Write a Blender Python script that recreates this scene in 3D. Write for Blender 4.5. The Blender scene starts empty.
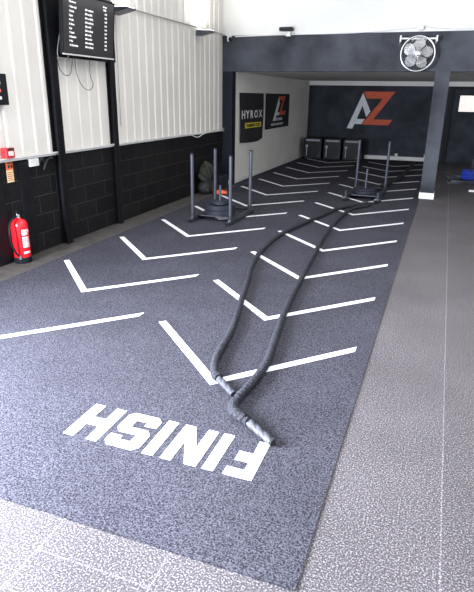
import bpy, bmesh, math, random
from mathutils import Vector, Matrix
C = bpy.context.scene.collection
SC = bpy.context.scene
PI = math.pi
random.seed(4)

# ------------------------------------------------------------------ camera
cam_d = bpy.data.cameras.new('camera'); cam = bpy.data.objects.new('camera', cam_d); C.objects.link(cam)
cam_d.sensor_fit = 'AUTO'; cam_d.sensor_width = 36; cam_d.lens = 543.8 / 592 * 36
cam_d.clip_start = .05; cam_d.clip_end = 200
R = Matrix(((0.93788, -0.13327, 0.32035, 0), (0.34665, 0.32085, -0.88141, 0), (0.01468, 0.93771, 0.34711, 1.8), (0, 0, 0, 1)))
cam.matrix_world = R
SC.camera = cam
# ------------------------------------------------------------------ world, lights, exposure
SC.view_settings.view_transform = 'Standard'; SC.view_settings.look = 'None'
SC.view_settings.gamma = 1; SC.view_settings.exposure = 0.0; SC.view_settings.use_curve_mapping = False
w = bpy.data.worlds.new('daylight'); SC.world = w; w.use_nodes = True
bg = w.node_tree.nodes['Background']; bg.inputs[0].default_value = (.86, .92, 1, 1); bg.inputs[1].default_value = .8

def area(name, loc, target, sx, sy, power, col, spread=180):
    d = bpy.data.lights.new(name, 'AREA'); d.shape = 'RECTANGLE'; d.size = sx; d.size_y = sy
    d.energy = power; d.color = col; d.spread = math.radians(spread)
    o = bpy.data.objects.new(name, d); C.objects.link(o); o.location = loc
    o.rotation_euler = (Vector(target) - Vector(loc)).to_track_quat('-Z', 'Y').to_euler()
    return o
area('doorway_daylight', (-4.15, .55, 1.2), (-1.5, 1.4, 0), 2.0, 2.2, 2300, (.84, .89, 1))
area('hall_rooflight', (-.8, 5.4, 4.1), (-.9, 5.8, 0), 4.5, 6.5, 215, (1, .98, .95))
area('alcove_fill', (4.2, 14.2, 1.6), (0, 14.4, .6), 2.5, 1.6, 26, (.93, .95, 1))  # added fill to lift the alcove wall; no opening stands here

# ------------------------------------------------------------------ materials
MATS = {}
def mat(name, col, rough=.6, metal=0, bump=None, var=None, emit=None, spec=None, coords='Object'):
    """var = (scale, amount[, detail]) brightness mottling; bump = (scale, strength, distance)"""
    if name in MATS: return MATS[name]
    m = bpy.data.materials.new(name); m.use_nodes = True; nt = m.node_tree; N = nt.nodes; L = nt.links
    b = N['Principled BSDF']; c = (*col, 1)
    b.inputs['Base Color'].default_value = c; b.inputs['Roughness'].default_value = rough; b.inputs['Metallic'].default_value = metal
    if spec is not None: b.inputs['Specular IOR Level'].default_value = spec
    tc = N.new('ShaderNodeTexCoord')
    if var is None: var = (9, .08)
    n = N.new('ShaderNodeTexNoise'); n.inputs['Scale'].default_value = var[0]; n.inputs['Detail'].default_value = var[2] if len(var) > 2 else 4
    L.new(tc.outputs[coords], n.inputs['Vector'])
    mr = N.new('ShaderNodeMapRange'); mr.inputs[1].default_value = .3; mr.inputs[2].default_value = .7
    mr.inputs[3].default_value = 1 - var[1]; mr.inputs[4].default_value = 1 + var[1]
    L.new(n.outputs['Fac'], mr.inputs[0])
    mx = N.new('ShaderNodeMix'); mx.data_type = 'RGBA'; mx.blend_type = 'MULTIPLY'; mx.inputs[0].default_value = 1
    mx.inputs[6].default_value = c; L.new(mr.outputs[0], mx.inputs[7]); L.new(mx.outputs[2], b.inputs['Base Color'])
    if bump:
        n2 = N.new('ShaderNodeTexNoise'); n2.inputs['Scale'].default_value = bump[0]; n2.inputs['Detail'].default_value = 3
        L.new(tc.outputs[coords], n2.inputs['Vector'])
        bp = N.new('ShaderNodeBump'); bp.inputs['Strength'].default_value = bump[1]; bp.inputs['Distance'].default_value = bump[2]
        L.new(n2.outputs['Fac'], bp.inputs['Height']); L.new(bp.outputs[0], b.inputs['Normal'])
    if emit:
        b.inputs['Emission Color'].default_value = (*emit[0], 1); b.inputs['Emission Strength'].default_value = emit[1]
    MATS[name] = m; return m

def speckle_mat(name, base, fleck, scale, lo, hi, rough, bump=.4, tiles=False, spec=.5):
    m = bpy.data.materials.new(name); m.use_nodes = True; nt = m.node_tree; N = nt.nodes; L = nt.links
    b = N['Principled BSDF']; b.inputs['Roughness'].default_value = rough; b.inputs['Specular IOR Level'].default_value = spec
    tc = N.new('ShaderNodeTexCoord'); n = N.new('ShaderNodeTexNoise'); n.inputs['Scale'].default_value = scale; n.inputs['Detail'].default_value = 3.0 if tiles else 1.5
    n.inputs['Roughness'].default_value = .6
    L.new(tc.outputs['Object'], n.inputs['Vector'])
    mr = N.new('ShaderNodeMapRange'); mr.inputs[1].default_value = lo; mr.inputs[2].default_value = hi; L.new(n.outputs['Fac'], mr.inputs[0])
    mx = N.new('ShaderNodeMix'); mx.data_type = 'RGBA'; mx.inputs[6].default_value = (*base, 1); mx.inputs[7].default_value = (*fleck, 1)
    L.new(mr.outputs[0], mx.inputs[0])
    n3 = N.new('ShaderNodeTexNoise'); n3.inputs['Scale'].default_value = 1.6; n3.inputs['Detail'].default_value = 5; L.new(tc.outputs['Object'], n3.inputs['Vector'])
    m3 = N.new('ShaderNodeMapRange'); m3.inputs[1].default_value = .3; m3.inputs[2].default_value = .7; m3.inputs[3].default_value = .88; m3.inputs[4].default_value = 1.12
    L.new(n3.outputs['Fac'], m3.inputs[0])
    mul = N.new('ShaderNodeMix'); mul.data_type = 'RGBA'; mul.blend_type = 'MULTIPLY'; mul.inputs[0].default_value = 1
    L.new(mx.outputs[2], mul.inputs[6]); L.new(m3.outputs[0], mul.inputs[7]); out = mul.outputs[2]
    bp = N.new('ShaderNodeBump'); bp.inputs['Strength'].default_value = bump; bp.inputs['Distance'].default_value = .003
    if tiles:
        sx = N.new('ShaderNodeSeparateXYZ'); L.new(tc.outputs['Object'], sx.inputs[0])
        a1 = N.new('ShaderNodeMath'); a1.operation = 'ADD'; a1.inputs[1].default_value = -1.38 + 20 * 1.06 + .53; L.new(sx.outputs['Y'], a1.inputs[0])
        a2 = N.new('ShaderNodeMath'); a2.operation = 'ADD'; a2.inputs[1].default_value = 1.375 + 20 * .53; L.new(sx.outputs['X'], a2.inputs[0])
        lt = N.new('ShaderNodeMath'); lt.operation = 'LESS_THAN'; lt.inputs[1].default_value = -.32; L.new(sx.outputs['X'], lt.inputs[0])
        a3 = N.new('ShaderNodeMath'); a3.operation = 'MULTIPLY'; L.new(a1.outputs[0], a3.inputs[0]); L.new(lt.outputs[0], a3.inputs[1])
        a1 = N.new('ShaderNodeMath'); a1.operation = 'ADD'; a1.inputs[1].default_value = .0; L.new(a3.outputs[0], a1.inputs[0])
        i3 = N.new('ShaderNodeMath'); i3.operation = 'MULTIPLY_ADD'; i3.inputs[1].default_value = -.3; i3.inputs[2].default_value = .3; L.new(lt.outputs[0], i3.inputs[0]); L.new(i3.outputs[0], a1.inputs[1])
        cb = N.new('ShaderNodeCombineXYZ'); L.new(a1.outputs[0], cb.inputs[0]); L.new(a2.outputs[0], cb.inputs[1])
        br = N.new('ShaderNodeTexBrick'); br.inputs['Scale'].default_value = 1; br.inputs['Brick Width'].default_value = 1.06
        br.inputs['Row Height'].default_value = .53; br.inputs['Mortar Size'].default_value = .004; br.inputs['Mortar Smooth'].default_value = .3
        br.offset = .5; L.new(cb.outputs[0], br.inputs['Vector'])
        br.inputs['Color1'].default_value = (1, 1, 1, 1); br.inputs['Color2'].default_value = (.9, .9, .9, 1); br.inputs['Mortar'].default_value = (1.7, 1.7, 1.7, 1)  # mortar brighter than the tiles: joint highlights painted into the colour
        m4 = N.new('ShaderNodeMix'); m4.data_type = 'RGBA'; m4.blend_type = 'MULTIPLY'; m4.inputs[0].default_value = 1
        L.new(out, m4.inputs[6]); L.new(br.outputs['Color'], m4.inputs[7]); out = m4.outputs[2]
    L.new(out, b.inputs['Base Color']); L.new(n.outputs['Fac'], bp.inputs['Height']); L.new(bp.outputs[0], b.inputs['Normal'])
    return m

M_turf = speckle_mat('turf_pile', (.014, .014, .019), (.108, .107, .133), 125, .36, .72, .95, bump=.6, spec=.04)
M_tile = speckle_mat('rubber_tile', (.060, .054, .057), (.32, .30, .32), 125, .48, .70, .7, bump=.2, spec=.08, tiles=True)
M_line = mat('white_turf_line', (.80, .81, .82), .8, bump=(300, .3, .002), var=(140, .1))
M_cream = mat('cream_cladding', (.73, .695, .645), .42, var=(1.5, .05))
M_white = mat('white_wall_paint', (.70, .70, .675), .6, var=(1.1, .04), bump=(60, .1, .002))
M_alcove = mat('alcove_wall_paint', (.74, .715, .665), .7, var=(1.3, .07), bump=(45, .15, .002))
M_ceil = mat('alcove_ceiling_paint', (.62, .60, .57), .7)
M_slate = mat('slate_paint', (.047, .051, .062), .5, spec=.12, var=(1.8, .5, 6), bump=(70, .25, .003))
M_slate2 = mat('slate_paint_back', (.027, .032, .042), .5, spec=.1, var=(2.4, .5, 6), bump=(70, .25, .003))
M_black = mat('black_steel', (.008, .008, .010), .5, spec=.15, var=(14, .25))
M_blackm = mat('black_matte', (.015, .015, .017), .75)
M_plast = mat('black_plastic', (.010, .011, .014), .4, spec=.15)
M_screen = mat('screen_glass', (.012, .013, .016), .12, emit=((1, .92, .9), .035))
M_text = mat('screen_text', (.8, .8, .8), .6, emit=((1, 1, 1), .9))
M_wtext = mat('white_print', (.75, .75, .75), .6)
M_chrome = mat('polished_metal', (.72, .72, .74), .25, 1)
M_alu = mat('brushed_aluminium', (.75, .75, .75), .4, .3)
M_steel = mat('grey_powder_coat', (.055, .06, .08), .4, .3)
M_steel2 = mat('grey_print', (.28, .31, .34), .6)
M_sled = mat('dark_sled_steel', (.03, .032, .04), .4, .3)
M_rubber = mat('bumper_rubber', (.022, .025, .036), .55, spec=.2, var=(40, .2))
M_red = mat('extinguisher_red', (.72, .012, .02), .25)
M_redm = mat('red_plastic', (.6, .02, .03), .4)
M_orange = mat('orange_paint', (.62, .085, .025), .6, var=(8, .12))
M_grey = mat('grey_paint', (.72, .74, .77), .6, var=(8, .1))
M_signo = mat('sign_orange', (.8, .16, .06), .5)
M_signy = mat('sign_cream', (.75, .62, .36), .5)
M_yel = mat('banner_yellow', (.72, .60, .03), .7)
M_cloth = mat('banner_black', (.012, .012, .015), .85, bump=(9, .3, .02))
M_sleeve = mat('rope_sleeve', (.030, .031, .039), .7, spec=.15, var=(90, .6), bump=(110, 1, .012))
M_grip = mat('rope_grip', (.055, .057, .068), .4, spec=.2, var=(30, .15))
M_blkrope = mat('black_rope', (.012, .012, .014), .8, bump=(80, .8, .006))
M_blue = mat('blue_plate', (.02, .06, .55), .4)
M_bag = mat('olive_canvas', (.022, .023, .018), .85, bump=(14, .8, .02), var=(6, .3))
M_dirt = mat('concrete_floor_strip', (.055, .05, .045), .85, var=(8, .35, 6), bump=(50, .4, .004))
M_lens = mat('lamp_lens', (1, 1, 1), .4, emit=((1, .98, .95), 6))
M_pane = mat('bright_pane', (.85, .80, .74), .3, emit=((1, .92, .84), .62))
M_whitep = mat('white_plastic', (.72, .72, .70), .4)
M_cable = mat('black_cable', (.02, .02, .02), .5)
M_pcable = mat('grey_cable', (.35, .34, .33), .5)

def block_mat():
    m = bpy.data.materials.new('painted_blockwork'); m.use_nodes = True; nt = m.node_tree; N = nt.nodes; L = nt.links
    b = N['Principled BSDF']; b.inputs['Roughness'].default_value = .55; b.inputs['Specular IOR Level'].default_value = .12
    tc = N.new('ShaderNodeTexCoord'); sx = N.new('ShaderNodeSeparateXYZ'); L.new(tc.outputs['Object'], sx.inputs[0])
    cb = N.new('ShaderNodeCombineXYZ'); L.new(sx.outputs['Y'], cb.inputs[0]); L.new(sx.outputs['Z'], cb.inputs[1])
    br = N.new('ShaderNodeTexBrick'); br.inputs['Scale'].default_value = 1; br.inputs['Brick Width'].default_value = .45
    br.inputs['Row Height'].default_value = .2185; br.inputs['Mortar Size'].default_value = .006; br.inputs['Mortar Smooth'].default_value = .4
    br.inputs['Color1'].default_value = (.009, .0088, .0098, 1); br.inputs['Color2'].default_value = (.0135, .013, .0135, 1); br.inputs['Mortar'].default_value = (.038, .037, .035, 1)
    L.new(cb.outputs[0], br.inputs['Vector'])
    n = N.new('ShaderNodeTexNoise'); n.inputs['Scale'].default_value = 40; n.inputs['Detail'].default_value = 6; L.new(tc.outputs['Object'], n.inputs['Vector'])
    mr = N.new('ShaderNodeMapRange'); mr.inputs[1].default_value = .3; mr.inputs[2].default_value = .7; mr.inputs[3].default_value = .6; mr.inputs[4].default_value = 1.4; L.new(n.outputs['Fac'], mr.inputs[0])
    mx = N.new('ShaderNodeMix'); mx.data_type = 'RGBA'; mx.blend_type = 'MULTIPLY'; mx.inputs[0].default_value = 1
    L.new(br.outputs['Color'], mx.inputs[6]); L.new(mr.outputs[0], mx.inputs[7]); L.new(mx.outputs[2], b.inputs['Base Color'])
    ad = N.new('ShaderNodeMath'); ad.operation = 'MULTIPLY_ADD'; ad.inputs[1].default_value = -1.2; L.new(br.outputs['Fac'], ad.inputs[0]); L.new(n.outputs['Fac'], ad.inputs[2])
    bp = N.new('ShaderNodeBump'); bp.inputs['Strength'].default_value = .7; bp.inputs['Distance'].default_value = .006
    L.new(ad.outputs[0], bp.inputs['Height']); L.new(bp.outputs[0], b.inputs['Normal'])
    return m
M_block = block_mat(); M_block2 = mat('black_pier_paint', (.012, .014, .021), .5, spec=.1)

# ------------------------------------------------------------------ mesh helpers
class MB:
    def __init__(s): s.bm = bmesh.new()
    def _add(s, verts, M=None):
        if M is not None: bmesh.ops.transform(s.bm, matrix=M, verts=verts)
    def box(s, x0, x1, y0, y1, z0, z1, bev=0, M=None):
        g = bmesh.ops.create_cube(s.bm, size=1)['verts']
        bmesh.ops.transform(s.bm, matrix=Matrix.Translation(((x0+x1)/2, (y0+y1)/2, (z0+z1)/2)) @ Matrix.Diagonal((abs(x1-x0), abs(y1-y0), abs(z1-z0), 1)), verts=g)
        if bev:
            ed = list({e for v in g for e in v.link_edges})
            r = bmesh.ops.bevel(s.bm, geom=ed, offset=bev, segments=2, affect='EDGES', profile=.6)
            g = list({v for f in r['faces'] for v in f.verts} | {v for v in g if v.is_valid})
        s._add(g, M); return s
    def tube(s, pts, r, n=12, cap=True, rf=None):
        """sweep along pts; rf(i, angle, length) scales the radius"""
        pts = [Vector(p) for p in pts]; rings = []; ln = 0; up = Vector((0, 0, 1)); prev = None
        for i, p in enumerate(pts):
            t = (pts[min(i+1, len(pts)-1)] - pts[max(i-1, 0)]).normalized()
            if prev is None:
                a = up if abs(t.z) < .9 else Vector((1, 0, 0)); nrm = (a - t * a.dot(t)).normalized()
            else: nrm = (prev - t * prev.dot(t)).normalized()
            prev = nrm; bi = t.cross(nrm)
            if i: ln += (p - pts[i-1]).length
            rr = r[i] if isinstance(r, (list, tuple)) else r
            rings.append([s.bm.verts.new(p + (nrm * math.cos(2*PI*k/n) + bi * math.sin(2*PI*k/n)) * rr * (rf(i, 2*PI*k/n, ln) if rf else 1)) for k in range(n)])
        for a, b in zip(rings, rings[1:]):
            for k in range(n): s.bm.faces.new((a[k], a[(k+1) % n], b[(k+1) % n], b[k]))
        if cap: s.bm.faces.new(rings[0][::-1]); s.bm.faces.new(rings[-1])
        return s
    def lathe(s, prof, n=32, M=None):
        """profile [(r, z)] revolved about z"""
        new = []; rings = []
        for r, z in prof:
            if r < 1e-6: ring = [s.bm.verts.new((0, 0, z))]
            else: ring = [s.bm.verts.new((r*math.cos(2*PI*k/n), r*math.sin(2*PI*k/n), z)) for k in range(n)]
            rings.append(ring); new += ring
        for a, b in zip(rings, rings[1:]):
            for k in range(n):
                k2 = (k+1) % n
                if len(a) == 1 and len(b) == 1: continue
                if len(a) == 1: s.bm.faces.new((a[0], b[k2], b[k]))
                elif len(b) == 1: s.bm.faces.new((a[k], a[k2], b[0]))
                else: s.bm.faces.new((a[k], a[k2], b[k2], b[k]))
        s._add(new, M); return s
    def prism(s, poly, d, fn):
        """extrude a 2-D polygon; fn(u, v, w) -> 3-D point, w = 0..d"""
        a = [s.bm.verts.new(fn(u, v, 0)) for u, v in poly]; b = [s.bm.verts.new(fn(u, v, d)) for u, v in poly]
        n = len(poly); fs = [s.bm.faces.new(a[::-1]), s.bm.faces.new(b)]
        for i in range(n): s.bm.faces.new((a[i], a[(i+1) % n], b[(i+1) % n], b[i]))
        for f in fs: f.normal_update()
        bmesh.ops.triangulate(s.bm, faces=fs); return s
    def text(s, body, size, depth, M, bold=0, align='LEFT', sx=1):
        c = bpy.data.curves.new('t', 'FONT'); c.body = body; c.size = size; c.extrude = depth/2; c.offset = bold; c.align_x = align; c.resolution_u = 2
        o = bpy.data.objects.new('t', c); C.objects.link(o); bpy.context.view_layer.update()
        me = bpy.data.meshes.new_from_object(o.evaluated_get(bpy.context.evaluated_depsgraph_get()))
        me.transform(M @ Matrix.Diagonal((sx, 1, 1, 1))); s.bm.from_mesh(me)
        bpy.data.objects.remove(o); bpy.data.curves.remove(c); bpy.data.meshes.remove(me); return s
    def build(s, name, m, parent=None, smooth=None, loc=None):
        bmesh.ops.recalc_face_normals(s.bm, faces=s.bm.faces)
        me = bpy.data.meshes.new(name); s.bm.to_mesh(me); s.bm.free(); me.materials.append(m)
        if smooth is not None:
            me.polygons.foreach_set('use_smooth', [True]*len(me.polygons))
            me.set_sharp_from_angle(angle=math.radians(smooth))
        o = bpy.data.objects.new(name, me); C.objects.link(o)
        if parent is not None:
            o.parent = parent; o.matrix_parent_inverse = Matrix.Identity(4)
        if loc: o.location = loc
        return o
def thing(name, label, cat, loc=(0, 0, 0), rz=0, group=None):
    o = bpy.data.objects.new(name, None); C.objects.link(o); o.location = loc; o.rotation_euler = (0, 0, rz); o.empty_display_size = .1
    return tag(o, label, cat, group)
def tag(o, label, cat, group=None):
    o['label'] = label; o['category'] = cat
    if group: o['group'] = group
    return o
def struct(o, label=None, cat=None):
    o['kind'] = 'structure'
    if label: o['label'] = label
    if cat: o['category'] = cat
    return o
def spline(P, step=.02):
    P = [Vector(p) for p in P]; out = []
    for i in range(len(P)-1):
        p0, p1, p2, p3 = P[max(i-1, 0)], P[i], P[i+1], P[min(i+2, len(P)-1)]
        k = max(2, int((p2-p1).length/step))
        for j in range(k):
            t = j/k; out.append(.5*((2*p1)+(p2-p0)*t+(2*p0-5*p1+4*p2-p3)*t*t+(3*p1-p0-3*p2+p3)*t**3))
    out.append(P[-1]); return out
def RX(a): return Matrix.Rotation(a, 4, 'X')
def RY(a): return Matrix.Rotation(a, 4, 'Y')
def RZ(a): return Matrix.Rotation(a, 4, 'Z')
T = Matrix.Translation
WX = -4.36           # face of the left wall
WALLM = Matrix(((0, 0, 1, 0), (1, 0, 0, 0), (0, 1, 0, 0), (0, 0, 0, 1)))   # text plane -> plane x = const seen from +x

# ------------------------------------------------------------------ the setting
struct(MB().box(-4.6, 4.6, -.7, 18, -.1, 0).build('floor', M_tile), 'speckled grey rubber tile floor', 'floor')
struct(MB().box(WX-.2, WX, 1.7, 10.95, -.1, 1.1).box(WX-.2, WX, -.7, -.6, -.1, 1.1).build('wall_left', M_block), 'black painted blockwork wall on the left', 'wall')
# cladding: trapezoid ribs every 0.22 m
mb = MB(); prof = [(1.7, 0)]; y = 5.02 - .22*25
while y < 10.9:
    prof += [(y-.036, 0), (y-.018, .013), (y+.018, .013), (y+.036, 0)] if y > 1.8 else []
    y += .22
prof += [(10.95, 0), (10.95, -.08), (1.7, -.08)]
mb.prism(prof, 3.2, lambda u, v, w_: (WX - .005 + v, u, 1.1 + w_))
struct(mb.build('wall_left_cladding', M_cream), 'cream ribbed metal cladding above the black blockwork', 'wall')
struct(MB().box(WX-.01, WX+.034, 1.7, 10.95, 1.095, 1.115).build('trim_1', M_whitep), 'pale ledge between blockwork and cladding', 'trim')
struct(MB().box(WX, WX+.012, 4.88, 5.06, 0, 1.075).box(WX, WX+.012, 4.42, 4.62, 0, 1.075).build('trim_2', M_black), 'smooth black painted bands on the blockwork', 'trim')
struct(MB().box(-4.6, 4.6, 10.95, 11.15, 2.235, 2.88).build('wall_beam', M_slate), 'slate painted beam over the alcove', 'wall')
struct(MB().box(-4.6, -4.149, 10.95, 11.15, 0, 2.236).build('wall_pier', M_block2), 'black pier at the left of the alcove', 'wall')
struct(MB().box(-4.6, 4.6, 10.97, 11.15, 2.88, 4.3).build('wall_upper', M_white), 'white wall above the slate beam', 'wall')
struct(MB().box(-4.5, -4.15, 11.151, 17.7, 0, 2.235).build('wall_alcove', M_alcove), 'off white side wall of the alcove', 'wall')
struct(MB().box(-4.15, -4.135, 11.2, 17.69, 0, .075).build('baseboard_left', M_white), 'white skirting of the alcove wall', 'baseboard')
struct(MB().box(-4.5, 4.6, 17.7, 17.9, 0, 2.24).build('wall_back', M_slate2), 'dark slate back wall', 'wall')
struct(MB().box(-4.6, 4.6, 11.151, 17.9, 2.24, 2.4).build('ceiling_alcove', M_ceil), 'grey low ceiling of the alcove', 'ceiling')
struct(MB().box(-4.149, 4.5, 17.62, 17.695, 2.11, 2.235).build('trim_3', M_white), 'pale grey trunking along the top of the back wall', 'trim')
struct(MB().box(WX-.25, WX-.006, -.7, 1.7, 2.7, 4.3).build('wall_over_doorway', M_cream), 'cladding over the side doorway', 'wall')
struct(MB().box(-4.6, 4.6, -.7, 11.15, 4.3, 4.45).build('ceiling', M_white), 'hall ceiling', 'ceiling')
struct(MB().box(4.5, 4.6, -.7, 17.9, 0, 4.3).build('wall_right', M_white), 'right wall', 'wall')
struct(MB().box(-.3, 4.6, -.75, -.6, 0, 4.3).box(-4.6, -.3, -.75, -.6, 3.4, 4.3).build('wall_front', M_white), 'front wall with the open doorway', 'wall')
struct(MB().box(-.315, -.065, 10.905, 11.2, .115, 2.235).build('wall_pillar', M_slate), 'slate pillar under the beam', 'pillar')
struct(MB().box(-.325, -.055, 10.9, 11.205, 0, .115, .004).build('trim_4', M_white), 'white block at the foot of the pillar', 'trim')
struct(MB().box(-4.36, -4.13, 10.93, 10.949, 0, .085).build('trim_5', M_white), 'white block at the foot of the left pier', 'trim')
struct(MB().box(WX, -3.99, 1.6, 10.9, .0005, .004).build('trim_6', M_dirt), 'bare dusty strip of floor between wall and turf', 'floor')
struct(MB().box(-.045, .07, 17.64, 17.699, 0, 2.1).build('trim_7', M_black), 'door frame post', 'trim')
struct(MB().box(.07, 1.2, 17.64, 17.699, 2.03, 2.1).build('trim_8', M_black), 'door frame head', 'trim')
d = struct(MB().box(.09, 1.05, 17.645, 17.69, .01, 2.0, .004).build('door_1', M_slate2), 'dark slate door with a bright upper pane', 'door')
MB().box(.25, .9, 17.635, 17.65, 1.44, 1.87).build('window_pane', M_pane, d)
struct(MB().box(.6, .95, 12.2, 12.28, 0, .03).build('trim_9', M_white), 'short white floor bar', 'trim')

# steel posts (I sections)
def ipost(y0, y1, x1, z1, n):
    b = MB(); b.box(WX, WX+.012, y0, y1, 0, z1).box(x1-.012, x1, y0, y1, 0, z1).box(WX, x1, (y0+y1)/2-.006, (y0+y1)/2+.006, 0, z1)
    return struct(b.build('trim_%d' % n, M_black), 'black steel post on the left wall', 'post')
ipost(5.5, 5.62, WX+.09, 4.3, 10)
ipost(6.74, 6.84, WX+.08, 2.21, 11)
struct(MB().box(WX+.03, WX+.06, 5.62, 6.9, 2.18, 4.3).build('trim_12', M_black), 'black backing panel behind the television', 'panel')

# ------------------------------------------------------------------ turf lane
turf = thing('turf_lane', 'dark grey turf sprint lane with white chevrons and FINISH lettering', 'turf', (-2.15, 9, 0))
def tl(o): o.parent = turf; o.matrix_parent_inverse = T((2.15, -9, 0)); return o
TZ = .006
mb = MB(); mb.box(-3.99, -.31, 1.566, 10.93, 0, TZ); mb.box(-4.13, -.34, 10.93, 17.5, 0, TZ)
tl(mb.build('turf_mat', M_turf))
LW = .062
def chevron(x, y):
    s = LW*math.sqrt(2); a, b = .81, .86
    P = [(x, y), (x+a, y+b), (x+a, y+b+s), (x, y+s), (x-.81+s, y+.81), (x-.81, y+.81)]
    P = [(x, y), (x+a, y+b), (x+a, y+b+s), (x, y+s), (x-a+s*.5, y+a+s*.5), (x-a, y+a)]
    o = MB().prism(P, .002, lambda u, v, w_: (u, v, TZ+w_)).build('chevron_stripe', M_line); return tl(o)
for k in range(12): chevron(-3.068, 2.905+1.176*k)
for k in range(12): chevron(-1.232, 2.905+1.176*k)
# FINISH, read from the far end: u runs towards -x, v towards -y
def letter(polys, x_right, wd):
    m = MB()
    for P in polys: m.prism([(u*wd, v*.325) for u, v in P], .002, lambda u, v, w_: (x_right-u, 2.43-v, TZ+w_))
    o = m.build('letter', M_line); return tl(o)
letter([[(0, 0), (.38, 0), (.38, .36), (.88, .36), (.88, .60), (.38, .60), (.38, .80), (1, .80), (1, 1), (0, 1)]], -.675, .155)
letter([[(0, 0), (1, 0), (1, 1), (0, 1)]], -.882, .062)
letter([[(0, 0), (.30, 0), (.30, .55), (.68, 0), (1, 0), (1, 1), (.70, 1), (.70, .45), (.32, 1), (0, 1)]], -.978, .205)
letter([[(0, 0), (1, 0), (1, 1), (0, 1)]], -1.228, .064)
letter([[(.14, 0), (.86, 0), (1, .1), (1, .5), (.86, .6), (.34, .6), (.34, .8), (.66, .8), (.66, .7), (1, .7), (1, .9), (.86, 1), (.14, 1), (0, .9), (0, .54), (.14, .42), (.66, .42), (.66, .2), (.34, .2), (.34, .31), (0, .31), (0, .1)]], -1.325, .215)
letter([[(0, 0), (.31, 0), (.31, .38), (.69, .38), (.69, 0), (1, 0), (1, 1), (.69, 1), (.69, .61), (.31, .61), (.31, 1), (0, 1)]], -1.575, .215)

# ------------------------------------------------------------------ ropes
RZc = TZ + .0305
A = [(-1.34, 9.74), (-1.49, 9.43), (-1.6, 9.12), (-1.69, 8.61), (-1.78, 8.19), (-1.87, 7.69), (-1.94, 7.26), (-1.97, 6.84), (-1.96, 6.43), (-1.93, 6.07), (-1.85, 5.56), (-1.71, 5.0), (-1.6, 4.54), (-1.49, 4.09), (-1.42, 3.77), (-1.385, 3.52), (-1.36, 3.34), (-1.325, 3.2), (-1.27, 3.07), (-1.235, 3.03)]
B = [(-1.3, 9.45), (-1.37, 9.03), (-1.40, 8.39), (-1.40, 7.77), (-1.37, 7.11), (-1.32, 6.5), (-1.27, 5.83), (-1.23, 5.42), (-1.17, 4.72), (-1.11, 4.19), (-1.06, 3.85), (-1.02, 3.59), (-.99, 3.38), (-.985, 3.21), (-.99, 3.05), (-1.005, 2.89), (-1.01, 2.77), (-.99, 2.68), (-.94, 2.64), (-.89, 2.615), (-.86, 2.60)]
def z3(P, z=RZc): return [(x*(1-z/1.8), y*(1-z/1.8), z) for x, y in P]
rope = thing('battle_rope', 'thick dark grey sleeved rope doubled back from the front sled towards FINISH', 'rope', (-1.3, 6, 0))
def rl(o): o.parent = rope; o.matrix_parent_inverse = T((1.3, -6, 0)); return o
loop = [(-1.2, 9.95), (-1.14, 9.98), (-1.12, 9.8)]
whole = z3(A[::-1] + loop + B)
sp = spline(whole, .008)
rn = [1 + random.uniform(-.035, .035) for _ in sp]
def wr(i, a, l):
    k = .17 if (l < 1.0 or i > len(sp)-190) else .08
    return rn[i]*(1 + k*math.sin(l*150 + 1.3*math.sin(a)) + .03*math.sin(a*3+l*60))
rl(MB().tube(sp, .0265, 14, rf=wr).build('rope_sleeve', M_sleeve, smooth=60))
def grip(p0, p1, r0, r1):
    p0 = (p0[0]*.983, p0[1]*.983, p0[2]); p1 = (p1[0]*.983, p1[1]*.983, p1[2])
    n = 60; pts = [Vector(p0).lerp(Vector(p1), i/n) for i in range(n+1)]
    rr = [r0+(r1-r0)*i/n for i in range(n+1)]
    def f(i, a, l): return 1 + .30*abs(math.sin(1.5*a - l*42))**.6 - .22
    return rl(MB().tube(pts, rr, 24, rf=f).build('rope_grip', M_grip, smooth=60))
grip((-1.238, 3.035, TZ+.026), (-1.055, 2.865, TZ+.022), .023, .019)
grip((-.862, 2.60, TZ+.026), (-.675, 2.462, TZ+.022), .024, .0215)
rl(MB().tube([(-.6704, 2.425, TZ+.022), (-.6557, 2.4142, TZ+.022)], .019, 16).build('grip_end', M_blkrope))['label'] = 'dark cut end of the rope'
rl(MB().tube(spline([(-1.229, 2.998, RZc), (-1.194, 2.959, RZc)], .01), .030, 14).build('whipping', M_sleeve, smooth=50))
rl(MB().tube(spline([(-.99, 2.70, RZc), (-.970, 2.632, RZc+.003), (-.924, 2.595, RZc+.003), (-.870, 2.568, RZc)], .004), .032, 14,
    rf=lambda i, a, l: 1+.13*math.sin(l*170+a*2)).build('whipping', M_sleeve, smooth=50))
Cc = [(-1.2, 11.9), (-1.09, 12.4), (-1.0, 13.05), (-.89, 13.91), (-.83, 15.0), (-.78, 16.2), (-.76, 17.2)]
tag(MB().tube(spline(z3(Cc, TZ+.052), .08), .045, 12).build('black_rope', M_blkrope, smooth=60), 'thick black rope trailing from the far sled to the back wall', 'rope')

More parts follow.
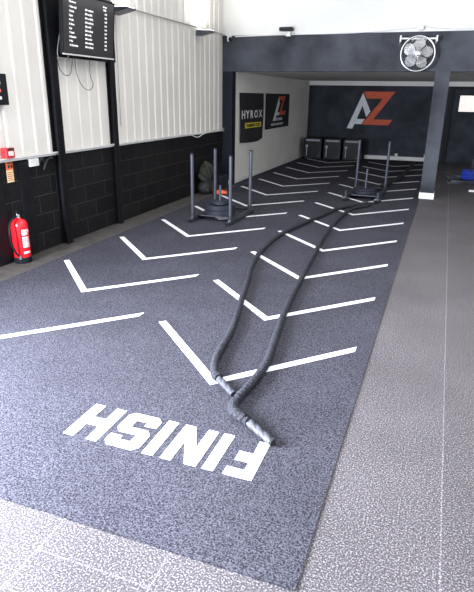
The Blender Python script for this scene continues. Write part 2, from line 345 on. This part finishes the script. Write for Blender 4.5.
# ------------------------------------------------------------------ sleds
def rbox(name, par, m, *a, bev=.004): return MB().box(*a, bev).build(name, m, par)
def sled(label, loc, rz, L=1.0, Wd=.62, posts=((-1, -1), (1, -1), (-1, 1), (1, 1)), hp=.98, pole=.5, up='M_steel'):
    t = thing('push_sled', label, 'sled', (loc[0], loc[1], TZ+.004 if loc[0] < -.3 else 0), rz, 'weight sleds on the turf and beside it')
    pm = M_steel
    for s in (-1, 1):
        x = s*Wd/2
        MB().prism([(-L/2-.10, .05), (-L/2-.06, .0), (-L/2, 0), (L/2, 0), (L/2+.06, .0), (L/2+.10, .05), (L/2+.09, .06), (L/2+.04, .03), (-L/2-.04, .03), (-L/2-.09, .06)], .06,
                   lambda u, v, w_: (x-.03+w_, u, v)).build('runner', M_sled, t)
        MB().box(x-.02, x+.02, -L/2, L/2, .03, .075, .004).build('side_rail', M_steel, t)
    MB().box(-Wd/2, Wd/2, -L*.30, L*.12, .055, .075, .003).build('deck_plate', M_sled, t)
    MB().box(-Wd/2, Wd/2, L/2-.05, L/2-.005, .045, .075, .003).build('cross_bar', M_sled, t)
    MB().tube([(0, -.09*L, .07), (0, -.09*L, pole)], .021, 14).build('centre_pole', pm, t, smooth=40)
    for sx, sy in posts:
        px, py = sx*Wd/2, sy*(L/2-.04)
        o = MB().tube([(px, py, .06), (px, py, hp)], .026, 16).build('push_post', pm, t, smooth=40)
        MB().tube([(px, py, hp-.005), (px, py, hp+.012)], .028, 16).build('post_cap', M_plast, o, smooth=40)
        MB().tube([(px, py, .03), (px, py, .14)], .034, 16).build('post_socket', M_sled, t, smooth=40)
    return t
def plate(label, loc, r, th, m, group='bumper plates stacked on sleds'):
    prof = [(.027, 0), (r*.42, 0), (r*.45, .006), (r*.80, .006), (r*.84, 0), (r-.008, 0), (r, .008), (r, th-.008), (r-.008, th), (r*.84, th), (r*.80, th-.006), (r*.45, th-.006), (r*.42, th), (.027, th), (.027, 0)]
    o = MB().lathe(prof, 40).build('weight_plate', m, smooth=35); o.location = loc
    return tag(o, label, 'weight plate', group)
sled('near push sled with four tall grey posts beside the blockwork wall', (-3.09, 7.77, 0), 0, L=.96, Wd=.6)
z = TZ+.0805
for i, (r, th, lb) in enumerate([(.225, .075, 'large dark bumper plate at the bottom of the stack on the near sled'), (.225, .07, 'large dark bumper plate in the middle of the stack on the near sled'), (.13, .055, 'small dark plate on top of the stack on the near sled')]):
    plate(lb, (-3.09, 7.77-.0864, z), r, th, M_rubber); z += th+.001
s2 = sled('far push sled with two tall posts where the grey rope ends', (-1.29, 10.72, 0), 0, L=1.34, Wd=.58, posts=((-1, 1), (1, 1)), hp=.98, pole=.52)
for s in (-1, 1):
    MB().tube([(s*.29, -.58, .03), (s*.29, -.58, .17)], .03, 14).box(s*.29-.06, s*.29+.06, -.66, -.52, .0, .06, .006).build('front_foot', M_sled, s2, smooth=40)
z = TZ+.0805
for i, (r, th, lb) in enumerate([(.225, .05, 'large dark plate at the bottom of the stack on the far sled'), (.20, .035, 'dark plate on top of the stack on the far sled')]):
    plate(lb, (-1.29, 10.72-.1206, z), r, th, M_rubber); z += th+.001
sled('low sled with a blue plate beside the pillar at the right edge', (.60, 13.7, 0), PI/2, L=.7, Wd=.9, posts=((-1, -1), (1, -1)), hp=.98, pole=.5)
plate('blue bumper plate on the sled at the right edge', (.60+.063, 13.7, .0765), .2, .09, M_blue)
plate('second blue bumper plate lying on top of the first', (.60+.063, 13.7, .1675), .2, .09, M_blue)

# ------------------------------------------------------------------ three black boxes at the back
def gym_box(x0, x1, label):
    t = thing('plyo_box', label, 'box', ((x0+x1)/2, 16.95, TZ+.003), 0, 'black boxes against the back wall')
    h = (x1-x0)/2
    MB().box(-h, h, -.28, .28, 0, .61, .02).build('box_body', M_plast, t)
    m = MB()
    n = 7
    for i in range(n):
        cx = -h+.09+(2*h-.18)*i/(n-1)
        P = [(cx+.034*math.cos(PI/6+k*PI/3), .545+.034*math.sin(PI/6+k*PI/3)) for k in range(6)]
        m.prism(P, .003, lambda u, v, w_: (u, -.281-w_, v))
    m.build('printed_band', M_steel2, t)
    m = MB(); P = [(-h+.09+.042*math.cos(k*PI/8), .37+.042*math.sin(k*PI/8)) for k in range(16)]
    m.prism(P, .003, lambda u, v, w_: (u, -.281-w_, v)); m.box(-h+.077, -h+.103, -.284, -.281, .08, .33)
    m.build('printed_mark', M_steel2, t)
    m = MB(); m.box(h-.13, h-.035, -.284, -.281, .08, .1); m.box(h-.045, h-.035, -.284, -.281, .08, .22)
    m.build('printed_corner', M_steel, t)
gym_box(-3.98, -3.44, 'leftmost of three black boxes in the back corner by the white wall')
gym_box(-3.38, -2.86, 'middle of three black boxes at the back wall')
gym_box(-2.80, -2.29, 'rightmost of three black boxes at the back wall, beside the white ledge')
t = thing('wall_ledge', 'long low white ledge at the foot of the back wall', 'ledge', (-1.4, 17.66, 0))
t.location = (-1.35, 17.62, 0)
MB().box(-.93, 1.2, -.06, .07, TZ, .115, .004).build('ledge_board', M_white, t)
for x in (.02, .86): MB().box(x-.04, x+.04, -.04, .04, .115, .2, .004).build('upstand', M_white, t)

# ------------------------------------------------------------------ wall logo (flat painted letters)
Ap = [(-2.49, 1.91), (-2.9, .88), (-2.73, .87), (-2.68, 1.01), (-2.47, 1.01), (-2.38, 1.16), (-2.62, 1.16), (-2.48, 1.55), (-2.34, 1.22), (-2.23, 1.38)]
Zp = [(-2.47, 1.95), (-1.55, 1.95), (-2.12, 1.16), (-1.55, 1.15), (-1.67, 1.0), (-2.46, 1.0), (-1.98, 1.56), (-1.93, 1.74), (-2.36, 1.75)]
Zp = [(-2.47, 1.95), (-1.55, 1.95), (-2.12, 1.16), (-1.56, 1.16), (-1.67, 1.0), (-2.46, 1.0), (-1.90, 1.75), (-2.37, 1.75)]
t = thing('wall_logo', 'large grey and orange AZ logo on the dark back wall', 'logo', (-2.2, 17.7, 0))
def wl(o): o.parent = t; o.matrix_parent_inverse = T((2.2, -17.7, 0))
wl(MB().prism(Ap, .012, lambda u, v, w_: (u, 17.698-w_, v)).build('letter_a', M_grey))
wl(MB().prism(Zp, .016, lambda u, v, w_: (u, 17.698-w_, v)).build('letter_z', M_orange))

# ------------------------------------------------------------------ banners on the alcove wall
def banner(y0, y1, z0, z1, label, sag, wob):
    t = thing('banner', label, 'banner', (-4.15, (y0+y1)/2, z0), 0, 'banners on the alcove wall')
    m = MB(); nx, nz = 24, 18; V = []
    hy = (y1-y0)/2
    for side in (0, 1):
        for j in range(nz+1):
            for i in range(nx+1):
                u = i/nx; v = j/nz; y = -hy+2*hy*u; zz = (z1-z0)*v
                zz -= sag(u)*(1-v); x = .012+wob*(.5+.5*math.sin(u*11+v*4))*(1-v)+(.004 if side else 0)
                V.append(m.bm.verts.new((x, y*(1-.04*(1-v)*wob*20), zz)))
    S = (nx+1)*(nz+1)
    for o in (0, S):
        for j in range(nz):
            for i in range(nx):
                a = o+j*(nx+1)+i; m.bm.faces.new((V[a], V[a+1], V[a+nx+2], V[a+nx+1]))
    ring = [i for i in range(nx+1)] + [j*(nx+1)+nx for j in range(1, nz+1)] + [nz*(nx+1)+i for i in range(nx-1, -1, -1)] + [j*(nx+1) for j in range(nz-1, 0, -1)]
    for a, b in zip(ring, ring[1:]+ring[:1]): m.bm.faces.new((V[a], V[b], V[b+S], V[a+S]))
    m.build('banner_cloth', M_cloth, t, smooth=50)
    return t
b1 = banner(11.36, 13.0, .86, 1.84, 'black banner with white HYROX and a yellow strip on the alcove wall', lambda u: .03+.06*math.sin(u*PI)*(.4+u*.6), .03)
def wtxt(m, s, size, y, z, x, bold=0, sx=1): return m.text(s, size, .003, T((x, y, z)) @ WALLM, bold, 'LEFT', sx)
for ch, y in zip('HYROX', (-.77, -.48, -.21, .06, .40)): wtxt(MB(), ch, .235, y, .46, .045, .004, 1.42).build('letter', M_wtext, b1)
MB().prism([(-.52, .255), (.60, .245), (.60, .355), (-.52, .365)], .004, lambda u, v, w_: (.038+w_, u, v)).build('banner_strip', M_yel, b1)
wtxt(MB(), 'TRAINING CLUB', .088, -.46, .275, .046, .003, 1.45).build('strip_lettering', M_cloth, b1)
b2 = banner(13.17, 15.33, 1.02, 1.84, 'black banner with a small AZ logo on the alcove wall', lambda u: .01, .004)
o0 = 14.25
MB().prism([(14.27-o0, .74), (13.78-o0, .17), (13.95-o0, .17), (14.08-o0, .30), (14.32-o0, .30), (14.40-o0, .37), (14.16-o0, .37), (14.36-o0, .58)], .004, lambda u, v, w_: (.024+w_, u, v)).build('logo_letter', M_grey, b2)
MB().prism([(14.22-o0, .76), (14.86-o0, .76), (14.52-o0, .40), (14.94-o0, .40), (14.86-o0, .30), (14.30-o0, .30), (14.62-o0, .67), (14.30-o0, .67)], .004, lambda u, v, w_: (.028+w_, u, v)).build('logo_letter', M_orange, b2)
wtxt(MB(), 'ACTIVE ZONE', .09, -.36, .175, .024, .003, 1.3).build('lettering_line', M_grey, b2); wtxt(MB(), 'MOVE YOUR BODY', .075, -.6, .06, .024, .002, 1.7).build('lettering_line', M_grey, b2)

# ------------------------------------------------------------------ television and screens
tv = thing('television', 'wall mounted television showing a white results list, above the hanging cables', 'television', (-4.14, 6.08, 2.2))
tv.rotation_euler = (0, math.radians(5), 0)
MB().box(-.045, 0, -.52, .52, 0, .64, .006).build('tv_casing', M_plast, tv)
MB().box(.0, .002, -.505, .505, .02, .625).build('tv_screen', M_screen, tv)
bz = MB(); bz.box(-.002, .006, -.522, .522, -.004, .012); 
MB().box(-.002, .004, -.522, -.512, .012, .64).box(-.002, .004, .512, .522, .012, .64).box(-.002, .004, -.512, .512, .632, .642).build('tv_frame', M_plast, tv)
o = bz.build('tv_bezel', M_alu, tv); o['label'] = 'thin silver bezel'
names = ['Shaunagh', 'Emily', 'Jess', 'Sofia', 'Alana', 'Jo', 'Sarah', 'Danielle', 'Viv', 'Charlotte']
def tvt(s, size, y, z): MB().text(s, size, .001, T((.004, y, z)) @ WALLM, .0004, 'LEFT', 1.05).build('screen_text', M_text, tv)
tvt('Workout', .031, -.40, .535); tvt('Minutes', .024, .27, .565); tvt('TIME', .029, .27, .528)
for i in range(10):
    z_ = .485-.0435*i
    tvt('%d %s' % (i+1, names[i]), .029, -.40, z_); tvt('500 m %s' % ['(Row)', '(Ski)', '(Bike)', '(Row)', 'Ski', '(Run)', 'Ski', 'Sled', '(Row)', '(Final)'][i], .029, -.10, z_); tvt('1:%02d' % (32+3*i), .029, .30, z_)
MB().box(-.13, -.045, -.12, .12, .2, .45, .005).build('tv_bracket', M_black, tv)
sb = thing('wall_timer', 'black timer box with lit rows on the cladding at the left edge', 'timer', (WX, 4.475, 1.665))
MB().box(.027, .09, -.3, .3, 0, .3, .006).build('timer_case', M_plast, sb)
for i, (c_, z_) in enumerate([(M_text, .20), (M_signo, .125), (M_wtext, .055)]):
    MB().box(.09, .093, -.22, .20, z_, z_+.028).build('display_row', c_, sb)
MB().box(.027, .07, -.3, .12, -.07, 0, .004).build('timer_bracket', M_black, sb)

def cable(name, pts, r, m, label, group=None, sm=True):
    return tag(MB().tube(spline(pts, .02), r, 8).build(name, m, smooth=60), label, 'cable', group)
X0 = -4.28
cable('cable', [(X0, y, z) for y, z in [(5.56, 2.24), (5.63, 2.15), (5.66, 2.06), (5.72, 2.0), (5.79, 1.98), (5.87, 2.02), (5.93, 2.2)]], .004, M_cable, 'thin cable looping below the left corner of the television')
cable('cable', [(X0, y, z) for y, z in [(5.97, 2.22), (5.97, 2.06), (6.02, 1.94), (6.11, 1.85), (6.24, 1.83), (6.31, 1.9), (6.26, 2.0), (6.27, 2.22)]], .004, M_cable, 'longest cable loop hanging under the middle of the television')
cable('cable', [(-4.25, y, z) for y, z in [(5.78, 2.9), (5.73, 2.66), (5.73, 2.54), (5.68, 2.42), (5.61, 2.2), (5.7, 2.15), (5.77, 2.14), (5.82, 2.22)]], .005, M_pcable, 'grey cable running down beside the television on the black panel')

# ------------------------------------------------------------------ conduit and uplights
tag(MB().tube([(WX+.05, 7.0, 2.89), (WX+.05, 10.94, 2.89)], .011, 10).build('conduit', M_pcable, smooth=60), 'thin horizontal conduit high on the cream cladding', 'conduit')
tag(MB().tube(spline([(WX+.055, 3, 1.125), (WX+.055, 9, 1.125), (WX+.055, 9.3, 1.1), (WX+.055, 9.6, 1.05), (WX+.055, 9.9, 1.1), (WX+.055, 10.9, 1.15)], .1), .009, 8).build('conduit', M_whitep, smooth=60), 'thin pale conduit along the ledge above the blockwork', 'conduit')
def uplight(y, label, lab2, zc):
    t = thing('wall_uplight', label, 'lamp', (WX+.035, y, 2.77), 0, 'uplights on the cladding')
    MB().prism([(0, .0), (.26, .05), (.26, .075), (0, .085)], .22, lambda u, v, w_: (u, w_-.11, v)).build('lamp_body', M_steel, t)
    MB().prism([(.02, .087), (.245, .078), (.245, .082), (.02, .091)], .19, lambda u, v, w_: (u, w_-.095, v)).build('lamp_lens', M_lens, t)
    l = bpy.data.lights.new('uplight_beam', 'AREA'); l.shape = 'RECTANGLE'; l.size = .2; l.size_y = .18; l.energy = 22; l.color = (1, .98, .95)
    lo = bpy.data.objects.new('uplight_beam', l); C.objects.link(lo); lo.parent = t; lo.location = (.13, 0, .11)
    lo.rotation_euler = (PI, math.radians(12), 0)
    tag(MB().tube(spline([(WX+.05, y-.02, 2.78), (WX+.042, y+.0, 2.6), (WX+.04, y+.0, zc)], .1), .0045, 8).build('pull_cord', M_pcable, smooth=60), lab2, 'cord', 'cords below the uplights')
uplight(6.98, 'grey wall uplight just right of the television', 'thin cord hanging from the uplight nearest the television', 1.36)
uplight(9.72, 'grey wall uplight near the slate pier', 'thin cord hanging from the uplight nearest the pier', 1.38)

# ------------------------------------------------------------------ camera and floodlight on the beam
t = thing('security_camera', 'small white and black security camera at the top left of the slate beam', 'camera', (-4.2, 10.95, 2.83))
MB().box(-.05, .03, -.05, 0, -.03, .05, .006).box(-.03, .0, -.09, -.04, -.06, .0, .004).build('mount', M_whitep, t)
MB().tube([(.03, -.09, -.01), (.07, -.2, -.04)], .034, 14).build('camera_body', M_plast, t, smooth=40)
t = thing('floodlight', 'small black floodlight with white bracket on top of the slate beam', 'lamp', (-3.02, 10.95, 2.86))
MB().box(-.04, .05, -.10, -.022, -.02, .06, .006).build('bracket', M_whitep, t)
MB().box(-.15, .10, -.17, -.02, .07, .13, .006).build('lamp_body', M_plast, t)
MB().tube(spline([(-.14, -.012, .02), (-.12, -.012, -.05), (.0, -.012, -.07), (.12, -.012, -.03), (.1, -.012, .04)], .02), .006, 8).build('lamp_cable', M_cable, t)
tag(MB().tube(spline([(-4.1, 10.94, 2.86), (-3.2, 10.94, 2.875), (-2, 10.94, 2.88), (-1.4, 10.94, 2.9), (-1.0, 10.94, 2.93), (-.6, 10.94, 2.95), (-.2, 10.94, 2.92), (.3, 10.94, 2.91), (1.5, 10.94, 2.91)], .1), .01, 8).build('conduit', M_whitep, smooth=60), 'white cable clipped along the top of the slate beam', 'cable')
tag(MB().box(-.69, -.60, 10.86, 10.929, 2.90, 2.97, .01).build('junction_box', M_whitep), 'small white junction box above the wall fan', 'junction box')

# ------------------------------------------------------------------ wall fan
fan = thing('wall_fan', 'round silver wall fan mounted on the slate beam', 'fan', (-.64, 10.70, 2.51))
fan.rotation_euler = (math.radians(-6), 0, math.radians(6))
FM = RX(PI/2)
def circ(r, y, n=48): return [(r*math.cos(2*PI*k/n), y, r*math.sin(2*PI*k/n)) for k in range(n+1)]
m = MB(); m.tube(circ(.282, .0), .013, 10, cap=False); m.tube(circ(.282, .05), .010, 10, cap=False); m.build('cage_rim', M_chrome, fan, smooth=60)
m = MB()
for k in range(36):
    a = 2*PI*k/36; ca, sa = math.cos(a), math.sin(a)
    m.tube([(.05*ca, -.075, .05*sa), (.15*ca, -.065, .15*sa), (.25*ca, -.035, .25*sa), (.28*ca, .0, .28*sa), (.27*ca, .06, .27*sa), (.10*ca, .10, .10*sa)], .0026, 4)
m.tube(circ(.17, -.062), .0022, 6, cap=False); m.build('cage_wire', M_chrome, fan, smooth=60)
for k in range(5):
    a = math.radians(155+72*k); V = []; m = MB()
    for i in range(9):
        r = .05+.20*i/8; hw = .66*math.sin(PI*(.18+.72*i/8))*(.9 if i < 8 else .7)
        for s in (-1, -.33, .33, 1):
            V.append(m.bm.verts.new((r*math.cos(a+s*hw), -.005+.028*s, r*math.sin(a+s*hw))))
    for i in range(8):
        for j in range(3): b = i*4+j; m.bm.faces.new((V[b], V[b+1], V[b+5], V[b+4]))
    f = bmesh.ops.solidify(m.bm, geom=list(m.bm.faces), thickness=.003)
    m.build('fan_blade', M_alu, fan, smooth=40)
m = MB(); m.tube([(0, -.085, 0), (0, -.075, 0), (0, -.04, 0), (0, -.02, 0)], [.03, .048, .05, .05], 24); m.build('hub_badge', M_chrome, fan, smooth=30)
MB().tube([(0, -.02, 0), (0, .05, 0), (0, .14, 0), (0, .16, 0)], [.055, .075, .07, .04], 24).build('motor', M_alu, fan, smooth=30)
m = MB(); m.box(-.31, .29, .02, .045, .235, .26, .003)
for x in (-.31, .29): m.box(x-.012, x+.012, -.02, .2, .19, .29, .003)
for x in (-.10, .12): m.box(x-.01, x+.01, .04, .2, .23, .265, .002)
m.build('fan_bracket', M_whitep, fan)
MB().box(-.05, .05, .14, .235, -.05, .05, .004).build('wall_plate', M_alu, fan)

# ------------------------------------------------------------------ extinguisher and its signs
ex = thing('fire_extinguisher', 'red fire extinguisher with black hose standing by the black blockwork', 'fire extinguisher', (-4.262, 4.685, .004), math.radians(0)); ex.scale = (1.1, 1.1, 1.06)
MB().lathe([(0, .03), (.078, .03), (.083, .04), (.083, .385), (.078, .42), (.06, .447), (.03, .462), (.022, .475), (0, .475)], 36).build('cylinder_body', M_red, ex, smooth=40)
MB().lathe([(0, 0), (.084, 0), (.088, .01), (.088, .06), (.0835, .065), (0, .065)], 36).build('base_ring', M_plast, ex, smooth=40)
m = MB(); m.lathe([(0, .472), (.023, .472), (.023, .51), (.012, .515), (0, .515)], 16); m.build('valve', M_chrome, ex, smooth=40)
m = MB(); m.box(-.012, .012, -.01, .10, .515, .525, .002); m.box(-.012, .012, -.01, .085, .535, .545, .002); m.box(-.01, .01, -.02, .0, .505, .548, .002)
m.build('handle', M_plast, ex)
MB().tube(spline([(0, -.02, .495), (0.01, -.07, .49), (.02, -.145, .44), (.03, -.175, .34), (.03, -.16, .22), (.035, -.12, .12), (.04, -.085, .08)], .015), .011, 12).build('hose', M_plast, ex, smooth=60)
MB().tube([(.04, -.09, .10), (.042, -.082, .055)], [.012, .016], 12).build('nozzle', M_chrome, ex, smooth=40)
lab = MB(); nn = 10
for (z0, z1, a0, a1) in [(.30, .36, -38, 12), (.17, .285, -38, 12), (.105, .13, -38, 12), (.33, .34, -38, 30)]:
    P = []
    for i in range(nn+1):
        a = math.radians(a0+(a1-a0)*i/nn); P.append((math.cos(a)*.0842, math.sin(a)*.0842))
    for i in range(nn):
        v = [lab.bm.verts.new((*P[i], z0)), lab.bm.verts.new((*P[i+1], z0)), lab.bm.verts.new((*P[i+1], z1)), lab.bm.verts.new((*P[i], z1))]; lab.bm.faces.new(v)
M_label = mat('extinguisher_label', (.75, .55, .55), .5, var=(70, .6, 1))
lab.build('body_label', M_label, ex)
t = thing('fire_call_point', 'red fire alarm call point on the ledge above the extinguisher sign', 'call point', (WX+.035, 4.715, 1.135))
MB().box(-.03, .045, -.062, .062, 0, .105, .006).build('call_point_case', M_redm, t)
MB().box(.045, .048, -.03, .04, .025, .07).build('press_plate', M_whitep, t)
MB().box(.045, .048, -.04, .05, .078, .1).build('top_print', M_cable, t)
t = thing('extinguisher_sign', 'narrow orange and cream safety sign above the fire extinguisher', 'sign', (WX+.012, 4.745, .875))
MB().box(0, .004, -.055, .045, 0, .21).build('lower_panel', M_signy, t)
MB().box(0, .006, -.055, .045, .13, .23).build('upper_panel', M_signo, t)
m = MB(); m.box(.006, .008, -.04, .04, .195, .21); m.box(.006, .008, -.03, -.005, .15, .185); m.box(.006, .008, .01, .035, .15, .185); m.build('sign_symbol', M_blackm, t)
m = MB()
for i in range(5): m.box(.004, .005, -.045, .045-.02*(i % 2), .02+.02*i, .027+.02*i)
m.build('sign_print', M_orange, t)
tag(MB().tube([(WX+.04, 4.73, 1.24), (WX+.04, 4.73, 4.2)], .008, 8).build('conduit', M_whitep, smooth=60), 'thin white vertical conduit rising from the call point', 'conduit')
t = thing('junction_box', 'white junction box under the ledge with dark cable beside it', 'junction box', (WX, 5.13, .985))
MB().box(0, .04, -.08, .06, .02, .105, .006).build('box_body', M_whitep, t)
MB().tube(spline([(.03, .07, .05), (.03, .12, .09), (.03, .17, .03), (.03, .14, -.03), (.03, .22, .07), (.03, .32, .085)], .02), .011, 8).build('box_cable', M_cable, t)

# ------------------------------------------------------------------ bag and bits behind the near sled
t = thing('rucksack', 'olive grey rucksack slumped against the blockwork behind the near sled', 'bag', (-4.18, 9.72, .004))
m = MB(); bmesh.ops.create_icosphere(m.bm, subdivisions=4, radius=1)
for v in m.bm.verts:
    c = v.co; n = 1+.10*math.sin(c.y*6+c.z*3)+.07*math.sin(c.z*9+c.x*4)
    v.co = Vector((c.x*.13*n, c.y*.23*n*(1-.25*c.z), .39+c.z*.2*n))
m.build('bag_body', M_bag, t, smooth=80)
m = MB(); bmesh.ops.create_icosphere(m.bm, subdivisions=3, radius=1)
for v in m.bm.verts: c = v.co; v.co = Vector((.0+c.x*.15, c.y*.27, .13+max(-.13, c.z*.15)))
m.build('bag_base', M_blackm, t, smooth=80)
for s, y_ in ((1, -.17), (1, .02)):
    MB().tube(spline([(.06, y_, .55), (.14, y_-.05, .42), (.15, y_-.04, .3), (.16, y_+.03, .16), (.17, y_+.07, .03)], .03), .011, 8).build('strap', M_bag, t, smooth=60)
tag(MB().box(-4.33, -4.08, 10.2, 10.6, .004, .27, .02).build('storage_crate', M_rubber), 'low black crate by the foot of the left pier', 'crate')
m = MB()
for k, (r, dz) in enumerate([(.12, .018), (.10, .034)]):
    m.tube([(r*math.cos(a*PI/12), .7*r*math.sin(a*PI/12)+.02*k, dz+.008*math.sin(a)) for a in range(25)], .016, 8, cap=False)
o = m.build('resistance_band', M_signo, smooth=60); o.location = (-3.90, 9.72, TZ+.014)
tag(o, 'coiled orange red resistance band on the turf behind the near sled', 'resistance band')
